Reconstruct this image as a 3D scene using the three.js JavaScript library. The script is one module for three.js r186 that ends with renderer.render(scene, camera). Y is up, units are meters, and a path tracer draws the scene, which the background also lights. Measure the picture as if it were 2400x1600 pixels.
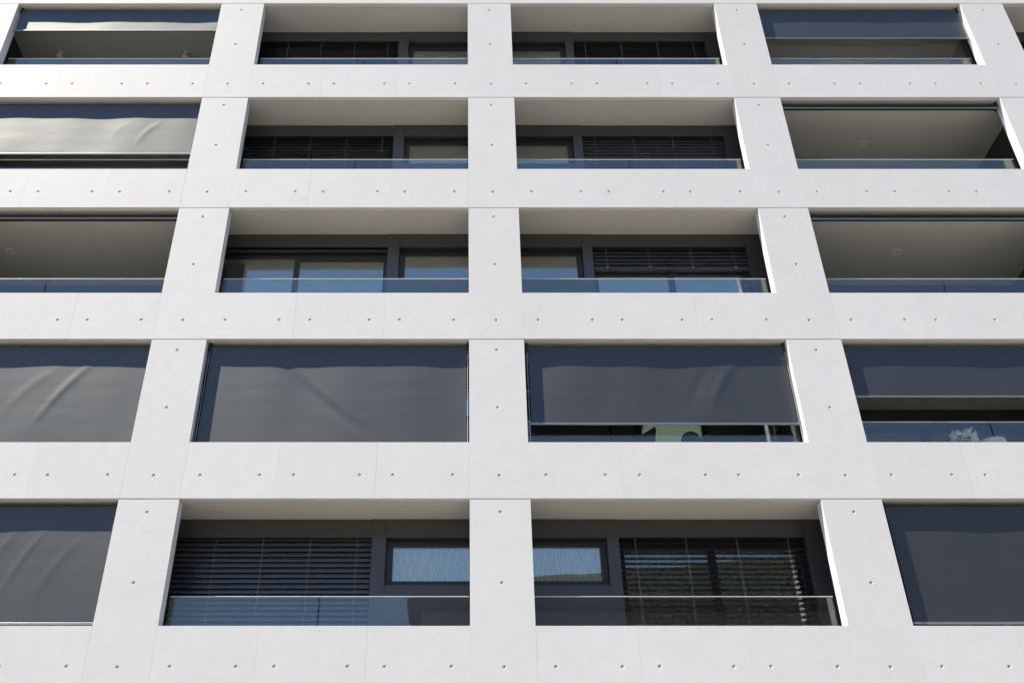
import * as THREE from 'three';
import { mergeGeometries } from 'three/addons/utils/BufferGeometryUtils.js';
import { RoundedBoxGeometry } from 'three/addons/geometries/RoundedBoxGeometry.js';

// ------------------------------------------------------------------ camera, sky, sun, exposure
const scene = new THREE.Scene();
const camera = new THREE.PerspectiveCamera(2 * Math.atan(800 / 2370.9) * 180 / Math.PI, 1.5, 0.1, 6000);
camera.position.set(0, 1.6, 13.94);
camera.rotation.set(34 * Math.PI / 180, 0, 0);
camera.setViewOffset(2400, 1600, 114.4, 0, 2400, 1600);          // the lens is shifted a little to the right
camera.updateProjectionMatrix();

const renderer = new THREE.WebGLRenderer({ antialias: true });
renderer.setSize(1024, 682);
renderer.toneMapping = THREE.LinearToneMapping;
renderer.toneMappingExposure = 1.74;
renderer.shadowMap.enabled = true;

const skyW = 256, skyH = 128, skyData = new Float32Array(skyW * skyH * 4);
for (let j = 0; j < skyH; j++) {
  const e = ((j + 0.5) / skyH - 0.5) * Math.PI, y = Math.max(0, Math.sin(e)), k = Math.exp(-3.2 * y);
  for (let i = 0; i < skyW; i++) {
    const a = ((i + 0.5) / skyW - 0.5) * 2 * Math.PI, o = (j * skyW + i) * 4;
    const toSun = Math.acos(Math.min(1, (-2.4 * Math.cos(a) * Math.cos(e) + 4.1 * Math.sin(e) + Math.sin(a) * Math.cos(e)) / 4.855));   // air is brighter round the sun
    const glow = Math.exp(-toSun / 0.55);
    skyData[o] = (0.060 + 0.29 * k) * (1 + 2.4 * glow); skyData[o + 1] = (0.128 + 0.345 * k) * (1 + 2.0 * glow); skyData[o + 2] = (0.300 + 0.385 * k) * (1 + 1.5 * glow); skyData[o + 3] = 1;
  }
}
const skyTexture = new THREE.DataTexture(skyData, skyW, skyH, THREE.RGBAFormat, THREE.FloatType);
skyTexture.mapping = THREE.EquirectangularReflectionMapping;
skyTexture.magFilter = THREE.LinearFilter; skyTexture.needsUpdate = true;
scene.background = skyTexture; scene.environment = skyTexture;

const sun = new THREE.DirectionalLight(new THREE.Color(1.0, 0.908, 0.745), 5.0);
sun.position.set(-2.4 * 20, 4.1 * 20 + 10, 20); sun.target.position.set(0, 10, 0);
sun.castShadow = true; sun.shadow.mapSize.set(4096, 4096);
Object.assign(sun.shadow.camera, { left: -22, right: 22, top: 22, bottom: -22, near: 1, far: 220 });
scene.add(sun, sun.target);

// ------------------------------------------------------------------ helpers
let seed = 7;
const rnd = () => { seed = (seed * 1664525 + 1013904223) >>> 0; return seed / 4294967296; };
const used = {};
const numbered = (n) => { const k = used[n] = (used[n] ?? -1) + 1; return k ? n + '_' + String(k).padStart(3, '0') : n; };
function tag(o, label, category, group) { o.userData.label = label; o.userData.category = category; if (group) o.userData.group = group; return o; }
function thing(name, label, category, pos = [0, 0, 0], group) {
  const g = new THREE.Group(); g.name = numbered(name); g.position.set(...pos); scene.add(g); return tag(g, label, category, group);
}
function mk(name, geo, mat, parent, pos) {
  const m = new THREE.Mesh(geo, mat); m.name = name; m.castShadow = m.receiveShadow = true;
  if (pos) m.position.set(...pos);
  parent.add(m); return m;
}
function structure(name, geo, mat) { const m = mk(name, geo, mat, scene); m.userData.kind = 'structure'; return m; }
// a plain box by its limits, uv in metres
function bx(x0, x1, y0, y1, z0, z1) {
  const g = new THREE.BoxGeometry(x1 - x0, y1 - y0, z1 - z0); g.translate((x0 + x1) / 2, (y0 + y1) / 2, (z0 + z1) / 2);
  const p = g.attributes.position, n = g.attributes.normal, uv = g.attributes.uv;
  for (let i = 0; i < p.count; i++) {
    const ax = Math.abs(n.getX(i)), ay = Math.abs(n.getY(i));
    if (ax > 0.5) uv.setXY(i, p.getZ(i), p.getY(i)); else if (ay > 0.5) uv.setXY(i, p.getX(i), p.getZ(i)); else uv.setXY(i, p.getX(i), p.getY(i));
  }
  return g;
}
function rbx(x0, x1, y0, y1, z0, z1, r = 0.004) {
  const g = new RoundedBoxGeometry(x1 - x0, y1 - y0, z1 - z0, 2, Math.min(r, (x1 - x0) / 2.1, (y1 - y0) / 2.1, (z1 - z0) / 2.1));
  g.translate((x0 + x1) / 2, (y0 + y1) / 2, (z0 + z1) / 2); return g;
}
function rod(x, y0, y1, z, r, n = 8) { const g = new THREE.CylinderGeometry(r, r, y1 - y0, n); g.translate(x, (y0 + y1) / 2, z); return g; }
function rodX(x0, x1, y, z, r, n = 20) { const g = new THREE.CylinderGeometry(r, r, x1 - x0, n); g.rotateZ(Math.PI / 2); g.translate((x0 + x1) / 2, y, z); return g; }
const plain = (gs) => mergeGeometries(gs.map((g) => { const q = g.index ? g.toNonIndexed() : g; for (const k of Object.keys(q.attributes)) if (!['position', 'normal', 'uv'].includes(k)) q.deleteAttribute(k); return q; }));

// value noise that tiles over n cells
function tileNoise(n) {
  const t = new Float32Array(n * n); for (let i = 0; i < n * n; i++) t[i] = rnd();
  const s = (x) => x * x * (3 - 2 * x);
  return (u, v) => {
    u = (u - Math.floor(u)) * n; v = (v - Math.floor(v)) * n; const i = Math.floor(u), j = Math.floor(v), a = s(u - i), b = s(v - j), i1 = (i + 1) % n, j1 = (j + 1) % n;
    return (t[(j % n) * n + i % n] * (1 - a) + t[(j % n) * n + i1] * a) * (1 - b) + (t[j1 * n + i % n] * (1 - a) + t[j1 * n + i1] * a) * b;
  };
}
function dataTexture(n, fn, srgb, repeat = 1) {
  const d = new Uint8Array(n * n * 4);
  for (let j = 0; j < n; j++) for (let i = 0; i < n; i++) { const c = fn((i + 0.5) / n, (j + 0.5) / n, i, j), o = (j * n + i) * 4; for (let k = 0; k < 3; k++) d[o + k] = Math.max(0, Math.min(255, Math.round(255 * (c.length ? c[k] : c)))); d[o + 3] = 255; }
  const t = new THREE.DataTexture(d, n, n, THREE.RGBAFormat, THREE.UnsignedByteType);
  t.wrapS = t.wrapT = THREE.RepeatWrapping; t.magFilter = THREE.LinearFilter; t.minFilter = THREE.LinearMipmapLinearFilter; t.generateMipmaps = true;
  if (srgb) t.colorSpace = THREE.SRGBColorSpace;
  t.repeat.set(repeat, repeat); t.needsUpdate = true; return t;
}
const lin = (r, g, b) => new THREE.Color().setRGB(r, g, b);
const std = (o) => new THREE.MeshStandardMaterial(o);
const phys = (o) => new THREE.MeshPhysicalMaterial(o);

// ------------------------------------------------------------------ materials
const nA = tileNoise(8), nB = tileNoise(31), nC = tileNoise(97), nD = tileNoise(256);
// blow holes of the cast concrete: scattered in loose groups
const PN = 2048, pore = new Float32Array(PN * PN);
for (let c = 0; c < 26; c++) {
  const cx = rnd(), cy = rnd(), sp = 0.02 + 0.06 * rnd(), num = 6 + Math.floor(26 * rnd());
  for (let k = 0; k < num; k++) {
    const r = (0.6 + 1.7 * rnd() ** 2.5), x = (cx + sp * (rnd() + rnd() - 1)) * PN, y = (cy + sp * (rnd() + rnd() - 1)) * PN;
    for (let j = -4; j <= 4; j++) for (let i = -4; i <= 4; i++) {
      const d = Math.hypot(i, j), f = Math.max(0, Math.min(1, r + 0.5 - d)), xi = ((Math.floor(x) + i) % PN + PN) % PN, yi = ((Math.floor(y) + j) % PN + PN) % PN;
      pore[yi * PN + xi] = Math.max(pore[yi * PN + xi], f * (0.35 + 0.65 * rnd()));
    }
  }
}
const concreteMap = dataTexture(PN, (u, v, i, j) => {
  const m = (nA(u, v) - 0.5) * 0.012 + (nB(u, v) - 0.5) * 0.014 + (nC(u, v) - 0.5) * 0.008 + (nD(u, v) - 0.5) * 0.008, p = pore[j * PN + i] * 0.42;
  const w = (nA(v * 2, u * 2) - 0.5) * 0.008, b = 0.955 + m - p;
  return [b + w, b, b - w];
}, true, 1 / 4.3);
const concreteBump = dataTexture(1024, (u, v, i, j) => 0.55 + (nA(u * 1, v * 1) - 0.5) * 0.5 + (nB(u, v) - 0.5) * 0.35 + (nC(u, v) - 0.5) * 0.12 - 0.25 * pore[(j * 2) * PN + i * 2], false, 1 / 4.3);
const concreteTones = [[0.86, 0.86, 0.86], [0.85, 0.845, 0.84], [0.865, 0.865, 0.87], [0.85, 0.85, 0.852]];
const concrete = concreteTones.map((c) => phys({ specularIntensity: 0.6, color: lin(...c), map: concreteMap, bumpMap: concreteBump, bumpScale: 0.0016, roughness: 0.58 }));
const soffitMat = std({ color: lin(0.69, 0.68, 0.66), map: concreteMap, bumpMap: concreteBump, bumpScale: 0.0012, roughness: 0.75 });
const plugMat = std({ color: lin(0.60, 0.60, 0.59), roughness: 0.9 });
const cladding = phys({ color: lin(0.050, 0.050, 0.052), roughness: 0.34, ior: 1.75 });
const claddingB = std({ color: lin(0.033, 0.034, 0.036), roughness: 0.4, metalness: 0.0 });
const frameMat = std({ color: lin(0.030, 0.031, 0.034), roughness: 0.3 });
const slatMat = std({ color: lin(0.10, 0.105, 0.115), roughness: 0.34, metalness: 0.6 });
const tapeMat = std({ color: lin(0.45, 0.45, 0.46), roughness: 0.8 });
const alu = std({ color: lin(0.70, 0.71, 0.73), roughness: 0.36, metalness: 0.3 });
const barMat = std({ color: lin(0.30, 0.30, 0.32), roughness: 0.38, metalness: 0.7 });
const bracketMat = std({ color: lin(0.020, 0.020, 0.022), roughness: 0.45 });
const markMat = std({ color: lin(0.6, 0.6, 0.62), roughness: 0.6 });
const railGlass = phys({ color: lin(0.94, 0.97, 0.95), transmission: 1, thickness: 0, roughness: 0.0, ior: 1.70 });
const windowGlass = phys({ color: lin(0.95, 0.975, 0.955), transmission: 1, thickness: 0, roughness: 0.0, ior: 2.02 });
const darkPaint = std({ color: lin(0.045, 0.045, 0.045), roughness: 0.7 });
const floorMat = std({ color: lin(0.13, 0.125, 0.12), roughness: 0.7 });
const roomMat = std({ color: lin(0.55, 0.56, 0.52), roughness: 0.9 });
const nF = tileNoise(64);
const fabricBump = dataTexture(512, (u, v) => 0.5 + (nF(u * 0.5, v * 4) - 0.5) * 0.5 + (nD(u * 2, v * 3) - 0.5) * 0.35, false, 1 / 1.7);
const fabric = phys({ color: lin(0.018, 0.018, 0.019), roughness: 0.5, ior: 1.9, specularColor: lin(0.88, 0.95, 1.0), bumpMap: fabricBump, bumpScale: 0.0004 });

// ------------------------------------------------------------------ measures (metres): n counts storeys in view from the lowest
const S = (n) => 8.157 + 2.9 * n;               // underside of the slab over storey n
const OPEN = 1.945, H = 2.9, T = 0.215, CW = 0.915, BW = 4.37, PITCH = 5.285;
const colL = (k) => 0.0985 + (k - 2) * PITCH + (k === 0 ? 0.012 : k === 4 ? -0.012 : 0);   // left edge of column k (2 is the middle one)
const colR = (k) => colL(k) + CW;
const bayL = (b) => colR(b - 1), bayR = (b) => colL(b); // bay b lies between columns b-1 and b
const partX = (k) => colL(k) + CW / 2;
const FIRST = -1, LAST = 5, K0 = -1, K1 = 6;     // storeys and columns that are built

// ------------------------------------------------------------------ ground and surroundings
const gN = tileNoise(40);
const groundMap = dataTexture(512, (u, v) => { const g = 0.445 + (gN(u, v) - 0.5) * 0.08 + (nD(u, v) - 0.5) * 0.06; return [g * 1.04, g, g * 0.93]; }, true, 1);
const groundGeo = new THREE.PlaneGeometry(5000, 5000); groundGeo.rotateX(-Math.PI / 2);
{ const uv = groundGeo.attributes.uv; for (let i = 0; i < uv.count; i++) uv.setXY(i, uv.getX(i) * 800, uv.getY(i) * 800); }
structure('ground', groundGeo, std({ map: groundMap, roughness: 0.95 }));
function ridge(name, z0, z1, x0, x1, top, mat) {
  const nx = 120, nz = 14, g = new THREE.PlaneGeometry(1, 1, nx, nz), p = g.attributes.position;
  for (let i = 0; i < p.count; i++) {
    const u = p.getX(i) + 0.5, w = p.getY(i) + 0.5, x = x0 + (x1 - x0) * u;
    p.setXYZ(i, x, top(x) * Math.min(1, w * 1.25) * (0.996 + 0.008 * nB(u * 3, w * 2)) - 2, z0 + (z1 - z0) * w);
  }
  g.computeVertexNormals(); const m = structure(name, g, mat); m.material.side = THREE.DoubleSide; return m;
}
const wood = std({ color: lin(0.018, 0.023, 0.016), roughness: 1 });
ridge('hill', 900, 1700, -1900, 1900, (x) => (x > 40 ? 594 + 0.085 * Math.min(x, 700) : Math.max(420, 597.4 - (40 - x) * 1.1)) + 5 * (nB(x / 900 + 0.3, 0.2) - 0.5), wood);
ridge('wooded_hill', 330, 620, -700, 900, (x) => 219 + Math.max(-60, Math.min(11, (x - 60) * 0.27)) + 3 * (nC(x / 500, 0.4) - 0.5), wood.clone());
{ // the house across the street, mirrored in the glass of the lowest storey
  const h = thing('neighbour_house', 'house with a chimney across the street, mirrored in the lowest glass', 'house', [0, 0, 30]);
  const wallM = std({ color: lin(0.32, 0.32, 0.30), roughness: 0.9 }), tile = std({ color: lin(0.13, 0.08, 0.06), roughness: 0.85 }), paneM = std({ color: lin(0.03, 0.035, 0.04), roughness: 0.15 });
  mk('wall', bx(-1.9, 22, 0, 17.0, 0, 11), wallM, h);
  const roof = mk('roof', bx(-2.5, 22.6, 17.002, 17.6, -0.6, 11.6), tile, h);
  mk('chimney', bx(2.9, 3.7, 17.602, 20.0, 3.2, 4.0), wallM, roof);
  for (let f = 0; f < 5; f++) for (let i = 0; i < 7; i++) mk('window', bx(0.2 + i * 3.1, 1.6 + i * 3.1, 1.2 + f * 3.05, 2.8 + f * 3.05, -0.03, -0.002), paneM, h);
}

// ------------------------------------------------------------------ the building: concrete frame
const building = thing('apartment_building', 'white concrete apartment building with a grid of columns and balcony bands', 'building');
// cast panel with chamfered arrises and conical tie holes; x 0..w, y 0..h, z 0..-t
function panelGeo(w, h, t, holes, ou, ov, ch = 0.001) {
  const P = [], UV = [];
  const tri = (a, b, c, m) => { for (const q of [a, b, c]) { P.push(...q); UV.push((m === 'x' ? q[2] : q[0]) + ou, (m === 'y' ? q[2] : q[1]) + ov); } };
  const quad = (a, b, c, d, m) => { tri(a, b, c, m); tri(a, c, d, m); };
  const N = 16, R0 = 0.0275, R1 = 0.0225, Z1 = -0.006, Z2 = -0.019;
  const sh = new THREE.Shape([[ch, ch], [w - ch, ch], [w - ch, h - ch], [ch, h - ch]].map((q) => new THREE.Vector2(...q)));
  for (const [hx, hy] of holes) sh.holes.push(new THREE.Path([...Array(N)].map((_, i) => new THREE.Vector2(hx + R0 * Math.cos(-i / N * 2 * Math.PI), hy + R0 * Math.sin(-i / N * 2 * Math.PI)))));
  const sg = new THREE.ShapeGeometry(sh).toNonIndexed(), sp = sg.attributes.position;
  for (let i = 0; i < sp.count; i += 3) tri([sp.getX(i), sp.getY(i), 0], [sp.getX(i + 1), sp.getY(i + 1), 0], [sp.getX(i + 2), sp.getY(i + 2), 0]);
  for (const [hx, hy] of holes) for (let i = 0; i < N; i++) {
    const a = i / N * 2 * Math.PI, b = (i + 1) / N * 2 * Math.PI, q = (r, an, z) => [hx + r * Math.cos(an), hy + r * Math.sin(an), z];
    quad(q(R0, b, 0), q(R0, a, 0), q(R1, a, Z1), q(R1, b, Z1)); quad(q(R1, b, Z1), q(R1, a, Z1), q(R1, a, Z2), q(R1, b, Z2));
  }
  const c = ch, i4 = [[c, c, 0], [w - c, c, 0], [w - c, h - c, 0], [c, h - c, 0]], o4 = [[0, 0, -c], [w, 0, -c], [w, h, -c], [0, h, -c]], b4 = [[0, 0, -t], [w, 0, -t], [w, h, -t], [0, h, -t]];
  for (let k = 0; k < 4; k++) { const l = (k + 1) % 4, m = k % 2 ? 'x' : 'y'; quad(o4[k], o4[l], i4[l], i4[k]); quad(b4[k], b4[l], o4[l], o4[k], m); }
  quad(b4[1], b4[0], b4[3], b4[2]);
  const g = new THREE.BufferGeometry(); g.setAttribute('position', new THREE.Float32BufferAttribute(P, 3)); g.setAttribute('uv', new THREE.Float32BufferAttribute(UV, 2)); g.computeVertexNormals(); return g;
}
const plugGeo = new THREE.CylinderGeometry(0.0224, 0.0224, 0.004, 16); plugGeo.rotateX(Math.PI / 2);
function panel(name, x, y, w, h, t, holes) {
  const m = mk(name, panelGeo(w, h, t, holes, x + 17 * rnd(), y + 17 * rnd()), concrete[Math.floor(rnd() * 4)], building, [x, y, -0.0015 * rnd()]);
  for (const [hx, hy] of holes) mk('tie_hole_plug', plugGeo, plugMat, m, [hx, hy, -0.0145 - 0.004 * rnd()]);
}
const J = 0.0006;                                  // half a joint
for (let n = FIRST; n <= LAST; n++) {
  for (let k = K0; k <= K1; k++) {                 // column of storey n, down to the underside of the slab below
    const y0 = S(n) - H + 0.001, y1 = S(n) - 0.016, hs = n >= 0 && k >= 0 && k <= 4 ? [0.22, 1.318, 2.515].map((d) => [CW / 2 + (rnd() - 0.5) * 0.012, S(n) - d - y0]) : [];
    panel('column', colL(k) + J, y0, CW - 2 * J, y1 - y0, T, hs.map(([x, y]) => [x - J, y]));
  }
  for (let b = K0 + 1; b <= K1; b++) {             // balcony band: three cast panels to a bay
    const xl = bayL(b), xr = bayR(b), w = xr - xl, cut = [0, 1.423, 2.937, w], ties = [[0.25, 1.165], [1.68, 2.687], [3.195, 4.11]];
    for (let i = 0; i < 3; i++) {
      const x0 = xl + cut[i] + J, x1 = xl + cut[i + 1] - J, y0 = S(n) - H;
      panel('spandrel_panel', x0, y0, x1 - x0, H - OPEN, 0.092, b >= 1 && b <= 4 ? ties[i].map((t) => [xl + t - x0 + (rnd() - 0.5) * 0.01, H - 2.508 + (rnd() - 0.5) * 0.006]) : []);
    }
    mk('parapet_backing', bx(xl + 0.002, xr - 0.002, S(n) - H + 0.252, S(n) - OPEN - 0.006, -T, -0.1), concrete[0], building);
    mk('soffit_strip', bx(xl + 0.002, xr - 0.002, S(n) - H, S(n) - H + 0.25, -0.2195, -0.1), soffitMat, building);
  }
  for (const [a, b] of [[K0, 0], [0, 1], [1, 3], [3, 4], [4, K1]]) mk('floor_covering', bx(partX(a) + 0.11, partX(b) - 0.11, S(n) - H + 0.2505, S(n) - H + 0.2515, -5.98, -0.23), floorMat, building);
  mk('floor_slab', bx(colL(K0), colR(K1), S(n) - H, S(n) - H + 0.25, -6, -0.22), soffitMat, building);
}
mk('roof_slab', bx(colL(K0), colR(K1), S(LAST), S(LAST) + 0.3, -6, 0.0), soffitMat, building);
mk('base_wall', bx(colL(K0), colR(K1), 0, S(FIRST) - H - 0.004, -6, -0.004), concrete[0], building);
mk('back_wall', bx(colL(K0), colR(K1), 0, S(LAST), -6.3, -6.002), roomMat, building);
for (const k of [K0, K1]) mk('end_wall', bx(partX(k) - 0.1, partX(k) + 0.1, S(FIRST) - H, S(LAST), -6, -0.224), concrete[1], building);
for (let n = FIRST; n <= LAST; n++) for (const k of [0, 1, 3, 4]) mk('balcony_divider', bx(partX(k) - 0.03, partX(k) + 0.03, S(n) - H + 0.252, S(n) - 0.002, -5.99, -0.224), darkPaint, building);

// ------------------------------------------------------------------ window walls behind the balconies
function windowPart(frameGeos, panes) { const f = mk('window', plain(frameGeos), frameMat, building); for (const p of panes) for (const dz of [0, -0.022]) mk('pane', bx(p[0], p[1], p[2], p[3], p[5] - 0.006 + dz, p[5] + dz), windowGlass, f); }
// frame of a glazed opening: outer limits, bars of width w at depth z, uprights at xs
function frameBars(x0, x1, y0, y1, z0, z1, w, xs = []) {
  const g = [rbx(x0, x1, y1 - w, y1, z0, z1), rbx(x0, x1, y0, y0 + w, z0, z1), rbx(x0, x0 + w, y0 + w, y1 - w, z0, z1), rbx(x1 - w, x1, y0 + w, y1 - w, z0, z1)];
  for (const [a, b] of xs) g.push(rbx(a, b, y0 + w, y1 - w, z0, z1)); return g;
}
function windowWall(n, dx, left, right) {
  const s = S(n) - 0.002, fl = S(n) - H + 0.252, X = (x) => x + dx;
  const B = (name, x0, x1, y0, y1, z0, z1, m = cladding) => mk(name, rbx(X(x0), X(x1), y0, y1, z0, z1, 0.003), m, building);
  if (left) {
    B('lintel_panel', -4.70, -1.412, s - 0.297, s, -0.80, -0.764);
    B('lintel_panel', -4.70, -1.412, s - 0.150, s - 0.002, -0.99, -0.803, claddingB);
    B('post', -1.410, -1.192, fl, s, -0.90, -0.752);
    windowPart(frameBars(X(-4.66), X(-1.412), fl, s - 0.372, -0.96, -0.90, 0.075, [[X(-3.155), X(-3.05)]]).concat([rbx(X(-3.05), X(-1.487), s - 0.517, s - 0.447, -0.955, -0.895)]),
      [[X(-4.585), X(-3.155), fl + 0.075, s - 0.447, -0.945, -0.925], [X(-3.05), X(-1.487), fl + 0.075, s - 0.517, -0.94, -0.92]]);
  }
  if (right) {
    const three = n === 1;
    B('lintel_panel', 2.412, 5.296, s - 0.297, s, -0.80, -0.764);
    B('lintel_panel', 2.412, 5.296, s - 0.150, s - 0.002, -0.99, -0.803, claddingB);
    B('post', 2.226, 2.410, fl, s, -0.90, -0.752);
    B('side_panel', 5.300, 5.80, fl, s, -0.90, -0.760);
    windowPart(frameBars(X(2.412), X(5.298), fl, s - 0.372, -0.96, -0.90, 0.085, three ? [[X(2.885), X(2.985)], [X(3.99), X(4.09)]] : [[X(3.79), X(3.912)]]),
      three ? [[X(2.497), X(2.885), fl + 0.085, s - 0.457, -0.945, -0.925], [X(2.985), X(3.99), fl + 0.085, s - 0.457, -0.945, -0.925], [X(4.09), X(5.213), fl + 0.085, s - 0.457, -0.94, -0.92]]
        : [[X(2.497), X(3.79), fl + 0.085, s - 0.457, -0.945, -0.925], [X(3.912), X(5.213), fl + 0.085, s - 0.457, -0.94, -0.92]]);
  }
  // the low window between the posts, behind the middle column
  const a = left ? -1.190 : 0.56, b = right ? 2.224 : 0.56;
  B('lintel_panel', a, b, s - 0.303, s, -0.80, -0.752);
  B('sill_panel', a, b, fl, s - 1.071, -0.80, -0.752);
  const xs = left && right ? [[X(0.47), X(0.65)]] : [];
  windowPart(frameBars(X(a), X(b), s - 1.069, s - 0.305, -0.93, -0.87, 0.103, xs),
    left && right ? [[X(a + 0.103), X(0.47), s - 0.966, s - 0.408, -0.915, -0.895], [X(0.65), X(b - 0.103), s - 0.966, s - 0.408, -0.915, -0.895]] : [[X(a + 0.103), X(b - 0.103), s - 0.966, s - 0.408, -0.915, -0.895]]);
  B('window_reveal', a, b, s - 0.303, s - 0.28, -0.96, -0.802, claddingB);
  B('window_reveal', a, b, s - 1.10, s - 1.073, -0.96, -0.802, claddingB);
  B('room_wall', a, b, fl, s - 1.104, -1.0, -0.96, roomMat);
  // closing strips that keep daylight to the panes
  if (left) B('window_head', -4.70, -1.19, s - 0.372, s - 0.152, -1.04, -0.992, claddingB);
  if (right) B('window_head', 2.226, 5.80, s - 0.372, s - 0.152, -1.04, -0.992, claddingB);
  B('window_head', a, b, s - 0.30, s - 0.001, -1.04, -0.962, claddingB);
}
for (let n = FIRST; n <= LAST; n++) {
  windowWall(n, 0, true, true);
  windowWall(n, 3 * PITCH, true, false);
  windowWall(n, -3 * PITCH, false, true);
  for (const b of [1, 4]) {                        // the deep balconies: glazed back wall
    const x0 = partX(b - 1) + 0.032, x1 = partX(b) - 0.032, s = S(n) - 0.002, fl = S(n) - H + 0.252, m = (x0 + x1) / 2;
    mk('lintel_panel', rbx(x0, x1, s - 0.36, s, -2.44, -2.34, 0.003), cladding, building);
    windowPart(frameBars(x0, x1, fl, s - 0.362, -2.46, -2.40, 0.09, [[m - 0.06, m + 0.06]]), [[x0 + 0.09, m - 0.06, fl + 0.09, s - 0.452, -2.44, -2.42], [m + 0.06, x1 - 0.09, fl + 0.09, s - 0.452, -2.44, -2.42]]);
  }
}

// ------------------------------------------------------------------ glass balustrades
const floorWord = ['lowest', 'second', 'middle', 'fourth', 'top'], bayWord = { 1: 'leftmost', 2: 'second', 3: 'third', 4: 'fourth', 5: 'far right' };
function balustrade(n, b) {
  const xl = bayL(b) + 0.022, xr = bayR(b) - 0.016, m = (xl + xr) / 2, y1 = S(n) - 1.412, y0 = S(n) - H + 0.30;
  const t = thing('glass_balustrade', `glass balustrade of the ${bayWord[b]} bay, ${floorWord[n]} row of balconies`, 'balustrade', [0, 0, 0], 'glass balustrades above the concrete bands');
  mk('pane', bx(xl, m - 0.011, y0, y1 - 0.004, -0.309, -0.292), railGlass, t);
  mk('pane', bx(m + 0.011, xr, y0, y1 - 0.004, -0.309, -0.292), railGlass, t);
  mk('top_rail', rbx(xl, xr, y1 - 0.011, y1, -0.313, -0.288, 0.003), alu, t);
  mk('base_channel', rbx(xl, xr, S(n) - H + 0.252, S(n) - H + 0.36, -0.33, -0.27, 0.004), alu, t);
}
for (let n = 0; n < 5; n++) for (const b of [1, 2, 3, 4]) balustrade(n, b);
balustrade(4, 5);

// ------------------------------------------------------------------ fabric screens
// folds: [x0, y0, x1, y1, width, height] with x across the cloth 0..1 and y down the opening in metres
function screen(n, b, drop, label, folds = [], wave = 1, mark = false) {
  const xl = bayL(b), xr = bayR(b), x0 = xl + 0.075, x1 = xr - 0.05, w = x1 - x0, s = S(n), rolled = drop < 0.25;
  const t = thing('fabric_screen', label, 'roller screen', [0, 0, 0], 'roller screens of the balconies');
  mk('roller_tube', rodX(x0, x1, s - 0.108, -0.178, rolled ? 0.058 : 0.045, 24), rolled ? tubeMat : barMat, t);
  for (const [a, c] of [[xl + 0.028, xl + 0.068], [xr - 0.045, xr - 0.012]]) {
    mk('bracket', plain([rbx(a, c, s - 0.175, s - 0.003, -0.235, -0.110, 0.012), rodX(a + 0.005, c - 0.005, s - 0.15, -0.112, 0.016, 12)]), bracketMat, t);
    mk('guide_rod', rod((a + c) / 2, s - OPEN + 0.001, s - 0.175, -0.122, 0.0035), alu, t);
  }
  const yb = s - drop;
  const bar = mk('bottom_bar', rbx(x0 - 0.035, x1 + 0.025, yb, yb + 0.034, -0.136, -0.104, 0.008), barMat, t);
  if (mark) for (let i = 0; i < 5; i++) mk('maker_mark', bx(x0 + 0.01 + i * 0.02, x0 + 0.024 + i * 0.02, yb + 0.009, yb + 0.023, -0.1038, -0.1030), markMat, bar);
  if (rolled) return t;
  const nx = 110, ny = Math.max(12, Math.round((drop) * 34)), top = s - 0.075, hh = top - (yb + 0.03), g = new THREE.PlaneGeometry(1, 1, nx, ny), p = g.attributes.position, uv = g.attributes.uv, ph = rnd() * 9, row = rnd();
  for (let i = 0; i < p.count; i++) {
    const u = p.getX(i) + 0.5, v = 0.5 - p.getY(i), y = 0.075 + v * hh, env = Math.sin(Math.PI * Math.min(1, Math.max(0, v))) ** 0.5;
    let z = env * wave * (0.0034 * Math.sin(u * 11 + ph) + 0.0022 * Math.sin(u * 23 + 2.1 * ph) + 0.0032 * (nB(u * 0.26 + row, v * 0.1 + row) - 0.5) + 0.0006 * (nC(u * 0.2 + row, v * hh * 0.12) - 0.5));
    z += env * wave * 0.0004 * Math.sin(v * hh * 19 + 3 * nA(u, row)) * nB(u * 0.2, v * 0.2);
    for (const [a, c, d, e, wd, ht] of folds) {
      const ux = (u - a) * w, uy = y - c, lx = (d - a) * w, ly = e - c, L2 = lx * lx + ly * ly, k = (ux * lx + uy * ly) / L2, kk = Math.max(0, Math.min(1, k)), bend = 0.06 * Math.sin(Math.PI * kk);
      const dist = (ux * ly - uy * lx) / Math.sqrt(L2) + bend, taper = Math.sin(Math.PI * Math.max(0, Math.min(1, (k + 0.12) / 1.24)));
      z += ht * taper * Math.exp(-dist * dist / (wd * wd)) * env;
    }
    const thick = v < 0.03 ? -0.004 * (0.03 - v) / 0.03 : 0;
    p.setXYZ(i, x0 + u * w, top - v * hh, -0.119 + z + thick); uv.setXY(i, u * w + row * 7, -y + ph);
  }
  g.computeVertexNormals();
  mk('cloth', g, clothMat, t);
  return t;
}
const tubeMat = std({ color: lin(0.016, 0.016, 0.018), roughness: 0.65 });
const clothMat = fabric.clone(); clothMat.side = THREE.DoubleSide;
screen(4, 1, 0.765, 'half lowered screen of the top left balcony, shining pale above two ceiling lamps', [], 0.8);
screen(4, 4, 1.015, 'half lowered dark screen of the top right balcony, above the cat net', [], 0.8, true);
screen(3, 1, 1.455, 'pale shining screen lowered most of the way at the left edge, fourth row', [[0.84, 0.55, 0.74, 1.2, 0.055, 0.003], [0.70, 0.6, 0.62, 1.0, 0.07, 0.0015]], 1);
screen(3, 4, 0.205, 'rolled up screen under the slab of the right balcony, fourth row', [], 1, true);
screen(2, 1, 0.180, 'rolled up screen under the slab of the left balcony, middle row', [], 1);
screen(2, 4, 0.195, 'rolled up screen under the slab of the right balcony, middle row', [], 1, true);
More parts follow.
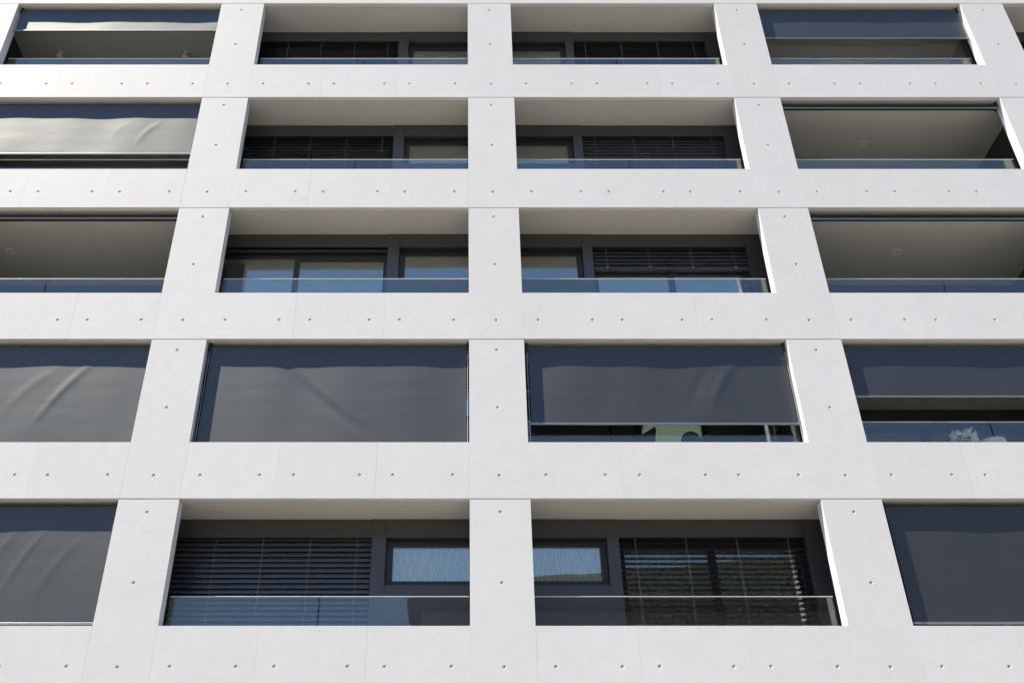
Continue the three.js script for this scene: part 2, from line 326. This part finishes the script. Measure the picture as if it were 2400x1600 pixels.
screen(1, 1, 1.97, 'fully lowered grey screen with a diagonal fold at the left edge, second row', [[0.80, 0.35, 0.62, 1.55, 0.065, 0.007], [0.66, 0.5, 0.50, 1.3, 0.08, 0.0035]], 1.1);
screen(1, 2, 1.97, 'fully lowered grey screen left of the middle column, with one long curved fold', [[0.27, 0.35, 0.60, 1.66, 0.075, -0.014], [0.33, 0.35, 0.64, 1.60, 0.07, 0.008]], 1.1);
screen(1, 3, 1.570, 'dark screen right of the middle column, stopping short above the band', [[0.82, 0.30, 0.68, 1.3, 0.085, 0.0085], [0.73, 0.30, 0.60, 1.3, 0.10, -0.006], [0.28, 0.6, 0.46, 1.35, 0.08, -0.006]], 1.6, true);
screen(1, 4, 1.068, 'half lowered dark screen at the right edge, above the flowers', [], 1.0, true);
screen(0, 1, 1.895, 'fully lowered grey screen at the left edge of the lowest row', [[0.78, 0.4, 0.66, 1.5, 0.05, 0.004], [0.68, 0.4, 0.57, 1.4, 0.06, 0.004], [0.9, 0.6, 0.78, 1.5, 0.06, 0.003]], 0.8);
screen(0, 4, 1.885, 'fully lowered dark screen in the lower right corner', [], 0.8, true);

// ------------------------------------------------------------------ venetian blinds
const slatProfile = [...Array(7)].map((_, i) => { const a = (i / 6 - 0.5) * 2; return [a * 0.045, 0.009 * (1 - a * a)]; });
const slatGeoCache = {};
function slatGeo(w, tilt) {
  const key = w.toFixed(3) + '_' + tilt; if (slatGeoCache[key]) return slatGeoCache[key];
  const c = Math.cos(tilt), s = Math.sin(tilt), P = [], I = [];
  for (const [a, h] of slatProfile) for (const x of [-w / 2, w / 2]) P.push(x, h * c - a * s, a * c + h * s);
  for (let i = 0; i < 6; i++) { const o = i * 2; I.push(o, o + 2, o + 1, o + 1, o + 2, o + 3); }
  const g = new THREE.BufferGeometry(); g.setAttribute('position', new THREE.Float32BufferAttribute(P, 3)); g.setIndex(I); g.computeVertexNormals(); return slatGeoCache[key] = g;
}
slatMat.side = THREE.DoubleSide;
function blind(n, side, tilt, label, drop = 2.35, dx = 0, bundles = false) {
  const x0 = (side < 0 ? -4.655 : 2.428) + dx, x1 = (side < 0 ? -1.428 : 5.290) + dx, w = x1 - x0, s = S(n), z = -0.846;
  const tapes = side < 0 ? [-3.83, -3.10, -2.37, -1.645] : [2.672, 3.46, 4.25, 5.042];
  const t = thing('venetian_blind', label, 'venetian blind', [0, 0, 0], 'outside venetian blinds');
  mk('head_rail', rbx(x0, x1, s - 0.25, s - 0.19, -0.875, -0.815, 0.004), bracketMat, t);
  const g = slatGeo(w, tilt), last = s - drop;
  if (drop < 0.5) {                                 // pulled up: the slats lie on one another
    for (let i = 0; i < 14; i++) mk('slat', slatGeo(w, 0.03), slatMat, t, [(x0 + x1) / 2, s - 0.262 - i * 0.0065, z]);
  } else for (let y = s - 0.292; y > last + 0.04; y -= 0.0845) {
    const m = mk('slat', g, slatMat, t, [(x0 + x1) / 2 + (rnd() - 0.5) * 0.004, y, z + (rnd() - 0.5) * 0.003]); m.rotation.x = (rnd() - 0.5) * 0.05; m.rotation.z = (rnd() - 0.5) * 0.0012;
  }
  mk('bottom_rail', rbx(x0, x1, last - 0.01, last + 0.028, -0.885, -0.807, 0.006), slatMat, t);
  if (drop >= 0.5) for (const x of tapes) {
    mk('ladder_tape', plain([rod(x + dx, last, s - 0.25, -0.797, 0.0022, 5), rod(x + dx + 0.012, last, s - 0.25, -0.894, 0.0022, 5)]), tapeMat, t);
    if (bundles) {
      const pts = [...Array(26)].map((_, i) => new THREE.Vector3(x + dx + (i % 2 ? 1 : -1) * 0.022 * (0.5 + rnd() * 0.6), last + 0.02 + 0.05 * (rnd() - 0.3), -0.79 + 0.02 * rnd()));
      mk('cord_bundle', new THREE.TubeGeometry(new THREE.CatmullRomCurve3(pts), 90, 0.002, 4), tapeMat, t);
    }
  }
  for (const x of [x0 - 0.006, x1 + 0.006]) mk('guide_rail', rbx(x - 0.006, x + 0.006, s - OPEN - 0.4, s - 0.19, -0.865, -0.827, 0.002), bracketMat, t);
}
blind(0, -1, 1.22, 'closed dark slatted blind of the lowest row, left of the middle column');
blind(0, 1, 0.34, 'open dark slatted blind of the lowest row with curtains showing between its slats');
blind(2, -1, 0, 'dark slatted blind pulled up into its box, middle row, left of the middle column', 0.36);
blind(2, 1, 1.15, 'half lowered dark slatted blind with bundled cords, middle row', 0.80, 0, true);
blind(3, -1, 1.0, 'dark slatted blind of the fourth row, left of the middle column');
blind(3, 1, 1.25, 'tightly closed dark slatted blind of the fourth row, right of the middle column');
blind(4, -1, 0.2, 'dark slatted blind of the top row, left of the middle column');
blind(4, 1, 0.15, 'dark slatted blind of the top row, right of the middle column');
blind(4, -1, 0.5, 'dark slatted blind cut off by the right edge of the top row', 2.35, 3 * PITCH);

// ------------------------------------------------------------------ behind the glass
function canvasTexture(w, h, draw) { const c = document.createElement('canvas'); c.width = w; c.height = h; draw(c.getContext('2d'), w, h); const t = new THREE.CanvasTexture(c); t.colorSpace = THREE.SRGBColorSpace; return t; }
function folded(x0, x1, y0, y1, z, amp, waves) {
  const g = new THREE.PlaneGeometry(x1 - x0, y1 - y0, Math.max(16, Math.round(waves * 9)), 6), p = g.attributes.position, ph = rnd() * 6;
  for (let i = 0; i < p.count; i++) { const u = (p.getX(i) / (x1 - x0) + 0.5) * waves * 2 * Math.PI, v = p.getY(i) / (y1 - y0) + 0.5; p.setZ(i, amp * (Math.sin(u + ph) + 0.35 * Math.sin(2.3 * u + 1 + ph)) * (1.15 - 0.4 * v)); }
  g.computeVertexNormals(); g.translate((x0 + x1) / 2, (y0 + y1) / 2, z); return g;
}
const curtainMat = (o) => phys({ roughness: 0.95, transmission: 0.25, thickness: 0, side: THREE.DoubleSide, ...o });
function smallCurtain(n, mat, label, name = 'window_curtain', top = 0.40, bottom = 1.02, x0 = -1.12, x1 = 2.16) {
  return tag(mk(numbered(name), folded(x0, x1, S(n) - bottom, S(n) - top, -0.985, 0.006, 9), mat, scene), label, 'curtain');
}
const waveLines = canvasTexture(2048, 384, (c, w, h) => {
  c.fillStyle = '#d9dcdf'; c.fillRect(0, 0, w, h); c.strokeStyle = '#56616e'; c.lineWidth = 3.2;
  for (let i = 0; i < 62; i++) { let x = i * w / 61 + 16 * (rnd() - 0.5); c.beginPath(); const a = 12 + 18 * rnd(), f = 0.012 + 0.014 * rnd(), ph = rnd() * 6; for (let y = 0; y <= h * 0.96; y += 6) { const q = x + a * Math.sin(y * f + ph) + 5 * Math.sin(y * f * 2.7 + i); y ? c.lineTo(q, y) : c.moveTo(q, y); } c.stroke(); }
});
const dots = canvasTexture(2048, 384, (c, w, h) => { c.fillStyle = '#55554d'; c.fillRect(0, 0, w, h); c.fillStyle = '#3b3b36'; for (let y = 6; y < h; y += 15) for (let x = 6; x < w; x += 15) c.fillRect(x, y, 7, 7); });
const mosaic = canvasTexture(1024, 256, (c, w, h) => { c.fillStyle = '#3c403e'; c.fillRect(0, 0, w, h); for (let i = 0; i < 5200; i++) { const q = 60 + Math.floor(90 * rnd()); c.fillStyle = `rgb(${q},${q + 4},${q})`; c.fillRect(rnd() * w, rnd() * h, 3 + 9 * rnd(), 3 + 5 * rnd()); } });
smallCurtain(0, curtainMat({ map: waveLines }), 'pale curtain printed with wavy lines behind the low window, lowest row');
smallCurtain(3, curtainMat({ map: dots }), 'grey dotted curtain behind the low window of the fourth row');
smallCurtain(4, curtainMat({ map: mosaic }), 'flecked lace curtain behind the low window right of the middle column, top row', 'window_curtain', 0.45, 1.02, 0.62, 2.16);
smallCurtain(4, curtainMat({ color: lin(0.17, 0.165, 0.145) }), 'plain beige roller curtain behind the low window left of the middle column, top row', 'window_curtain', 0.44, 1.02, -1.12, 0.5);
const drapeA = curtainMat({ color: lin(0.17, 0.17, 0.12) }), drapeB = curtainMat({ color: lin(0.13, 0.14, 0.12) });
tag(mk('drape', folded(2.55, 3.50, S(0) - 2.6, S(0) - 0.42, -1.06, 0.030, 7), drapeB, scene), 'grey green drape behind the open slats, beside the post, lowest row', 'curtain', 'drapes behind the open blind');
tag(mk('drape_001', folded(3.98, 5.20, S(0) - 2.6, S(0) - 0.42, -1.06, 0.032, 9), drapeA, scene), 'olive drape behind the open slats, on the side of the right column, lowest row', 'curtain', 'drapes behind the open blind');

// a lit ceiling in the room behind the third screen of the second row
{
  const t = thing('ceiling_light', 'lit pale green ceiling panel seen below the dark screen right of the middle column', 'ceiling light');
  mk('housing', rbx(3.40, 4.62, S(1) - 0.05, S(1) - 0.003, -3.9, -1.75, 0.004), roomMat, t);
  mk('light_diffuser', bx(3.42, 4.60, S(1) - 0.058, S(1) - 0.0502, -3.88, -1.77), std({ color: lin(0.7, 0.7, 0.7), emissive: lin(0.118, 0.135, 0.112), emissiveIntensity: 1, roughness: 0.6 }), t);
  const l = new THREE.RectAreaLight(lin(0.84, 1, 0.8), 0.5, 1.1, 2.0); l.position.set(4.01, S(1) - 0.066, -2.82); l.rotation.x = -Math.PI / 2; t.add(l);
}
// dark silhouettes on that balcony
{
  const m = std({ color: lin(0.02, 0.026, 0.02), roughness: 0.8 });
  const t = thing('potted_plant', 'dark plant with a pointed leaf standing behind the glass under the third screen', 'plant', [3.03, S(1) - H + 0.25, -0.52]);
  const pot = new THREE.LatheGeometry([[0, 0], [0.13, 0], [0.17, 0.32], [0.18, 0.36], [0.155, 0.36], [0.15, 0.32], [0, 0.32]].map((q) => new THREE.Vector2(...q)), 20);
  mk('pot', pot, std({ color: lin(0.05, 0.05, 0.05), roughness: 0.6 }), t);
  mk('stem', new THREE.CylinderGeometry(0.018, 0.026, 0.55, 8), m, t, [0, 0.55, 0]);
  const leafAt = (x0, y0, x1, y1, w, zz) => { const g = new THREE.SphereGeometry(1, 12, 8); const L = Math.hypot(x1 - x0, y1 - y0); g.scale(L / 2, w, 0.012); const p = g.attributes.position; for (let i = 0; i < p.count; i++) { const k = p.getX(i) / (L / 2); p.setY(i, p.getY(i) * (1 - 0.35 * k)); } g.rotateZ(Math.atan2(y1 - y0, x1 - x0)); g.translate((x0 + x1) / 2, (y0 + y1) / 2, zz); g.computeVertexNormals(); return g; };
  const blade = new THREE.ExtrudeGeometry(new THREE.Shape([[-0.30, 0.70], [-0.20, 1.00], [-0.10, 1.13], [0.02, 1.21], [0.075, 1.255], [0.105, 1.245], [0.11, 1.20], [0.085, 1.08], [0.05, 0.70]].map((q) => new THREE.Vector2(...q))), { depth: 0.012, bevelSize: 0.004, bevelThickness: 0.004, bevelSegments: 2 });
  mk('leaf', blade, m, t); mk('leaf', leafAt(-0.02, 0.75, -0.30, 1.02, 0.05, -0.04), m, t); mk('leaf', leafAt(0.02, 0.72, 0.24, 0.98, 0.05, -0.03), m, t);
  const b = thing('kettle_grill', 'dark round topped kettle grill behind the glass, right of the pointed leaf', 'grill', [3.69, S(1) - H + 0.25, -0.55]);
  mk('lid', new THREE.LatheGeometry([[0, 1.168], [0.05, 1.162], [0.10, 1.142], [0.14, 1.10], [0.155, 1.04], [0, 1.04]].map((q) => new THREE.Vector2(...q)), 24), m, b);
  mk('knob', new THREE.SphereGeometry(0.018, 10, 8), m, b, [0.02, 1.176, 0]);
  mk('bowl', new THREE.LatheGeometry([[0, 0.82], [0.08, 0.84], [0.135, 0.92], [0.158, 1.036], [0, 1.036]].map((q) => new THREE.Vector2(...q)), 24), m, b);
  for (let i = 0; i < 3; i++) { const a = i * 2.094 + 0.5, g = new THREE.CylinderGeometry(0.011, 0.011, 0.92, 8); g.translate(0.10 * Math.cos(a), 0.46, 0.10 * Math.sin(a)); mk('leg', g, m, b); }
}
// flowers and a pale basket on the right balcony of the second row
{
  const t = thing('flower_vase', 'two pale round flower heads behind the glass at the right edge, second row', 'flowers', [8.09, S(1) - H + 0.25, -0.47]);
  const petal = std({ color: lin(0.62, 0.62, 0.60), roughness: 0.9, side: THREE.DoubleSide }), leaf = std({ color: lin(0.10, 0.14, 0.09), roughness: 0.8, side: THREE.DoubleSide });
  mk('vase', new THREE.LatheGeometry([[0, 0], [0.09, 0], [0.12, 0.2], [0.08, 0.55], [0.09, 0.6], [0.08, 0.6], [0.06, 0.5], [0, 0.1]].map((q) => new THREE.Vector2(...q)), 20), std({ color: lin(0.4, 0.4, 0.4), roughness: 0.4 }), t);
  for (const [cx, cy, r] of [[-0.10, 1.06, 0.115], [0.10, 1.10, 0.125], [0.155, 1.00, 0.07]]) {
    const gs = [];
    for (let i = 0; i < 130; i++) {
      const y = 1 - 1.7 * rnd(), a = rnd() * 6.283, q = Math.sqrt(Math.max(0, 1 - y * y)), g = new THREE.CircleGeometry(0.016 + 0.012 * rnd(), 5);
      const d = new THREE.Vector3(q * Math.cos(a), y, q * Math.sin(a)), k = r * (0.78 + 0.3 * rnd());
      g.applyQuaternion(new THREE.Quaternion().setFromUnitVectors(new THREE.Vector3(0, 0, 1), d.clone().add(new THREE.Vector3(rnd() - 0.5, rnd() - 0.5, rnd() - 0.5)).normalize())); g.translate(cx + d.x * k, cy + d.y * k * 0.9, d.z * k); gs.push(g);
    }
    mk('flower_head', plain(gs), petal, t);
    mk('stem', new THREE.TubeGeometry(new THREE.CatmullRomCurve3([new THREE.Vector3(0, 0.45, 0), new THREE.Vector3(cx * 0.5, 0.75, 0), new THREE.Vector3(cx, cy, 0)]), 10, 0.005, 6), leaf, t);
  }
  const bk = thing('balcony_basket', 'pale curved basket rim behind the glass, right of the flowers', 'basket', [8.57, S(1) - H + 0.25, -0.55]);
  mk('basket_body', new THREE.LatheGeometry([[0, 0], [0.17, 0], [0.208, 0.985], [0.198, 0.985], [0.165, 0.02], [0, 0.02]].map((q) => new THREE.Vector2(...q)), 28), std({ color: lin(0.55, 0.5, 0.45), roughness: 0.85 }), bk);
  const ring = new THREE.TorusGeometry(0.203, 0.012, 8, 36); ring.rotateX(Math.PI / 2); mk('rim', ring, std({ color: lin(0.6, 0.55, 0.5), roughness: 0.85 }), bk, [0, 0.985, 0]);
}
// ceiling lamps of the top left balcony
for (const [x, w] of [[-9.08, 'left'], [-6.25, 'right']]) {
  const t = thing('ceiling_lamp', `small globe lamp, the ${w} one of two under the top left balcony ceiling`, 'lamp', [x, S(4), -1.32], 'globe lamps under the top left ceiling'), m = std({ color: lin(0.85, 0.85, 0.82), roughness: 0.4 });
  mk('canopy', new THREE.LatheGeometry([[0, -0.03], [0.03, -0.026], [0.048, -0.012], [0.05, -0.001], [0, -0.001]].map((q) => new THREE.Vector2(...q)), 20), m, t);
  mk('stem', new THREE.CylinderGeometry(0.008, 0.008, 0.06, 8), m, t, [0, -0.055, 0]);
  mk('globe', new THREE.SphereGeometry(0.07, 20, 14), m, t, [0, -0.145, 0]);
}
// square fittings in the balcony ceilings
for (const [n, x, d, label] of [[3, 8.375, 1.27, 'square ceiling vent of the right balcony, fourth row'], [2, 8.387, 1.278, 'square ceiling vent of the right balcony, middle row'], [2, -8.751, 1.253, 'square ceiling vent of the left balcony, middle row']]) {
  const t = thing('ceiling_vent', label, 'vent', [x, S(n), -d], 'square vents in the balcony ceilings'), m = std({ color: lin(0.92, 0.92, 0.9), roughness: 0.5 });
  const r = 0.07, wd = 0.022, y0 = -0.012, y1 = -0.001;
  mk('frame', plain([bx(-r, r, y0, y1, r - wd, r), bx(-r, r, y0, y1, -r, -r + wd), bx(-r, -r + wd, y0, y1, -r + wd, r - wd), bx(r - wd, r, y0, y1, -r + wd, r - wd)]), m, t);
  mk('backing', bx(-r + wd, r - wd, -0.005, -0.0012, -r + wd, r - wd), std({ color: lin(0.3, 0.3, 0.3), roughness: 0.7 }), t);
  for (const x of [-0.016, 0.016]) mk('slat', bx(x - 0.004, x + 0.004, -0.010, -0.0052, -r + wd, r - wd), m, t);
  mk('slat', bx(-r + wd, r - wd, -0.0095, -0.0053, -0.004, 0.004), m, t);
}
// cat net over the top right balcony
{
  const t = thing('cat_net', 'fine net stretched across the top right balcony below the half lowered screen', 'net');
  const xl = bayL(4) + 0.02, xr = bayR(4) - 0.02, y0 = S(4) - 1.96, top = (x) => { const u = (x - xl) / (xr - xl); return S(4) - 0.86 - 0.24 * Math.sin(Math.PI * u) ** 0.5; }, gs = [], m = std({ color: lin(0.55, 0.54, 0.5), roughness: 0.9 });
  const seg = (a, b, r) => { const d = new THREE.Vector3().subVectors(b, a), g = new THREE.CylinderGeometry(r, r, d.length(), 3, 1, true); g.applyQuaternion(new THREE.Quaternion().setFromUnitVectors(new THREE.Vector3(0, 1, 0), d.normalize())); g.translate((a.x + b.x) / 2, (a.y + b.y) / 2, (a.z + b.z) / 2); gs.push(g); };
  const V = (x, y) => new THREE.Vector3(x, y, -0.255 - 0.02 * Math.sin((x - xl) * 3));
  for (let x = xl; x < xr; x += 0.05) seg(V(x, y0), V(x, top(x)), 0.0013);
  for (let y = y0; y < S(4) - 0.9; y += 0.05) for (let x = xl; x < xr - 0.2; x += 0.21) if (y < top(x) && y < top(x + 0.21)) seg(V(x, y), V(x + 0.21, y), 0.0013);
  mk('mesh', plain(gs), m, t).userData.kind = 'stuff';
  mk('border_rope', new THREE.TubeGeometry(new THREE.CatmullRomCurve3([...Array(24)].map((_, i) => { const x = xl + (xr - xl) * i / 23; return V(x, top(x)); })), 80, 0.004, 6), std({ color: lin(0.05, 0.05, 0.045), roughness: 0.9 }), t);
}

renderer.render(scene, camera);
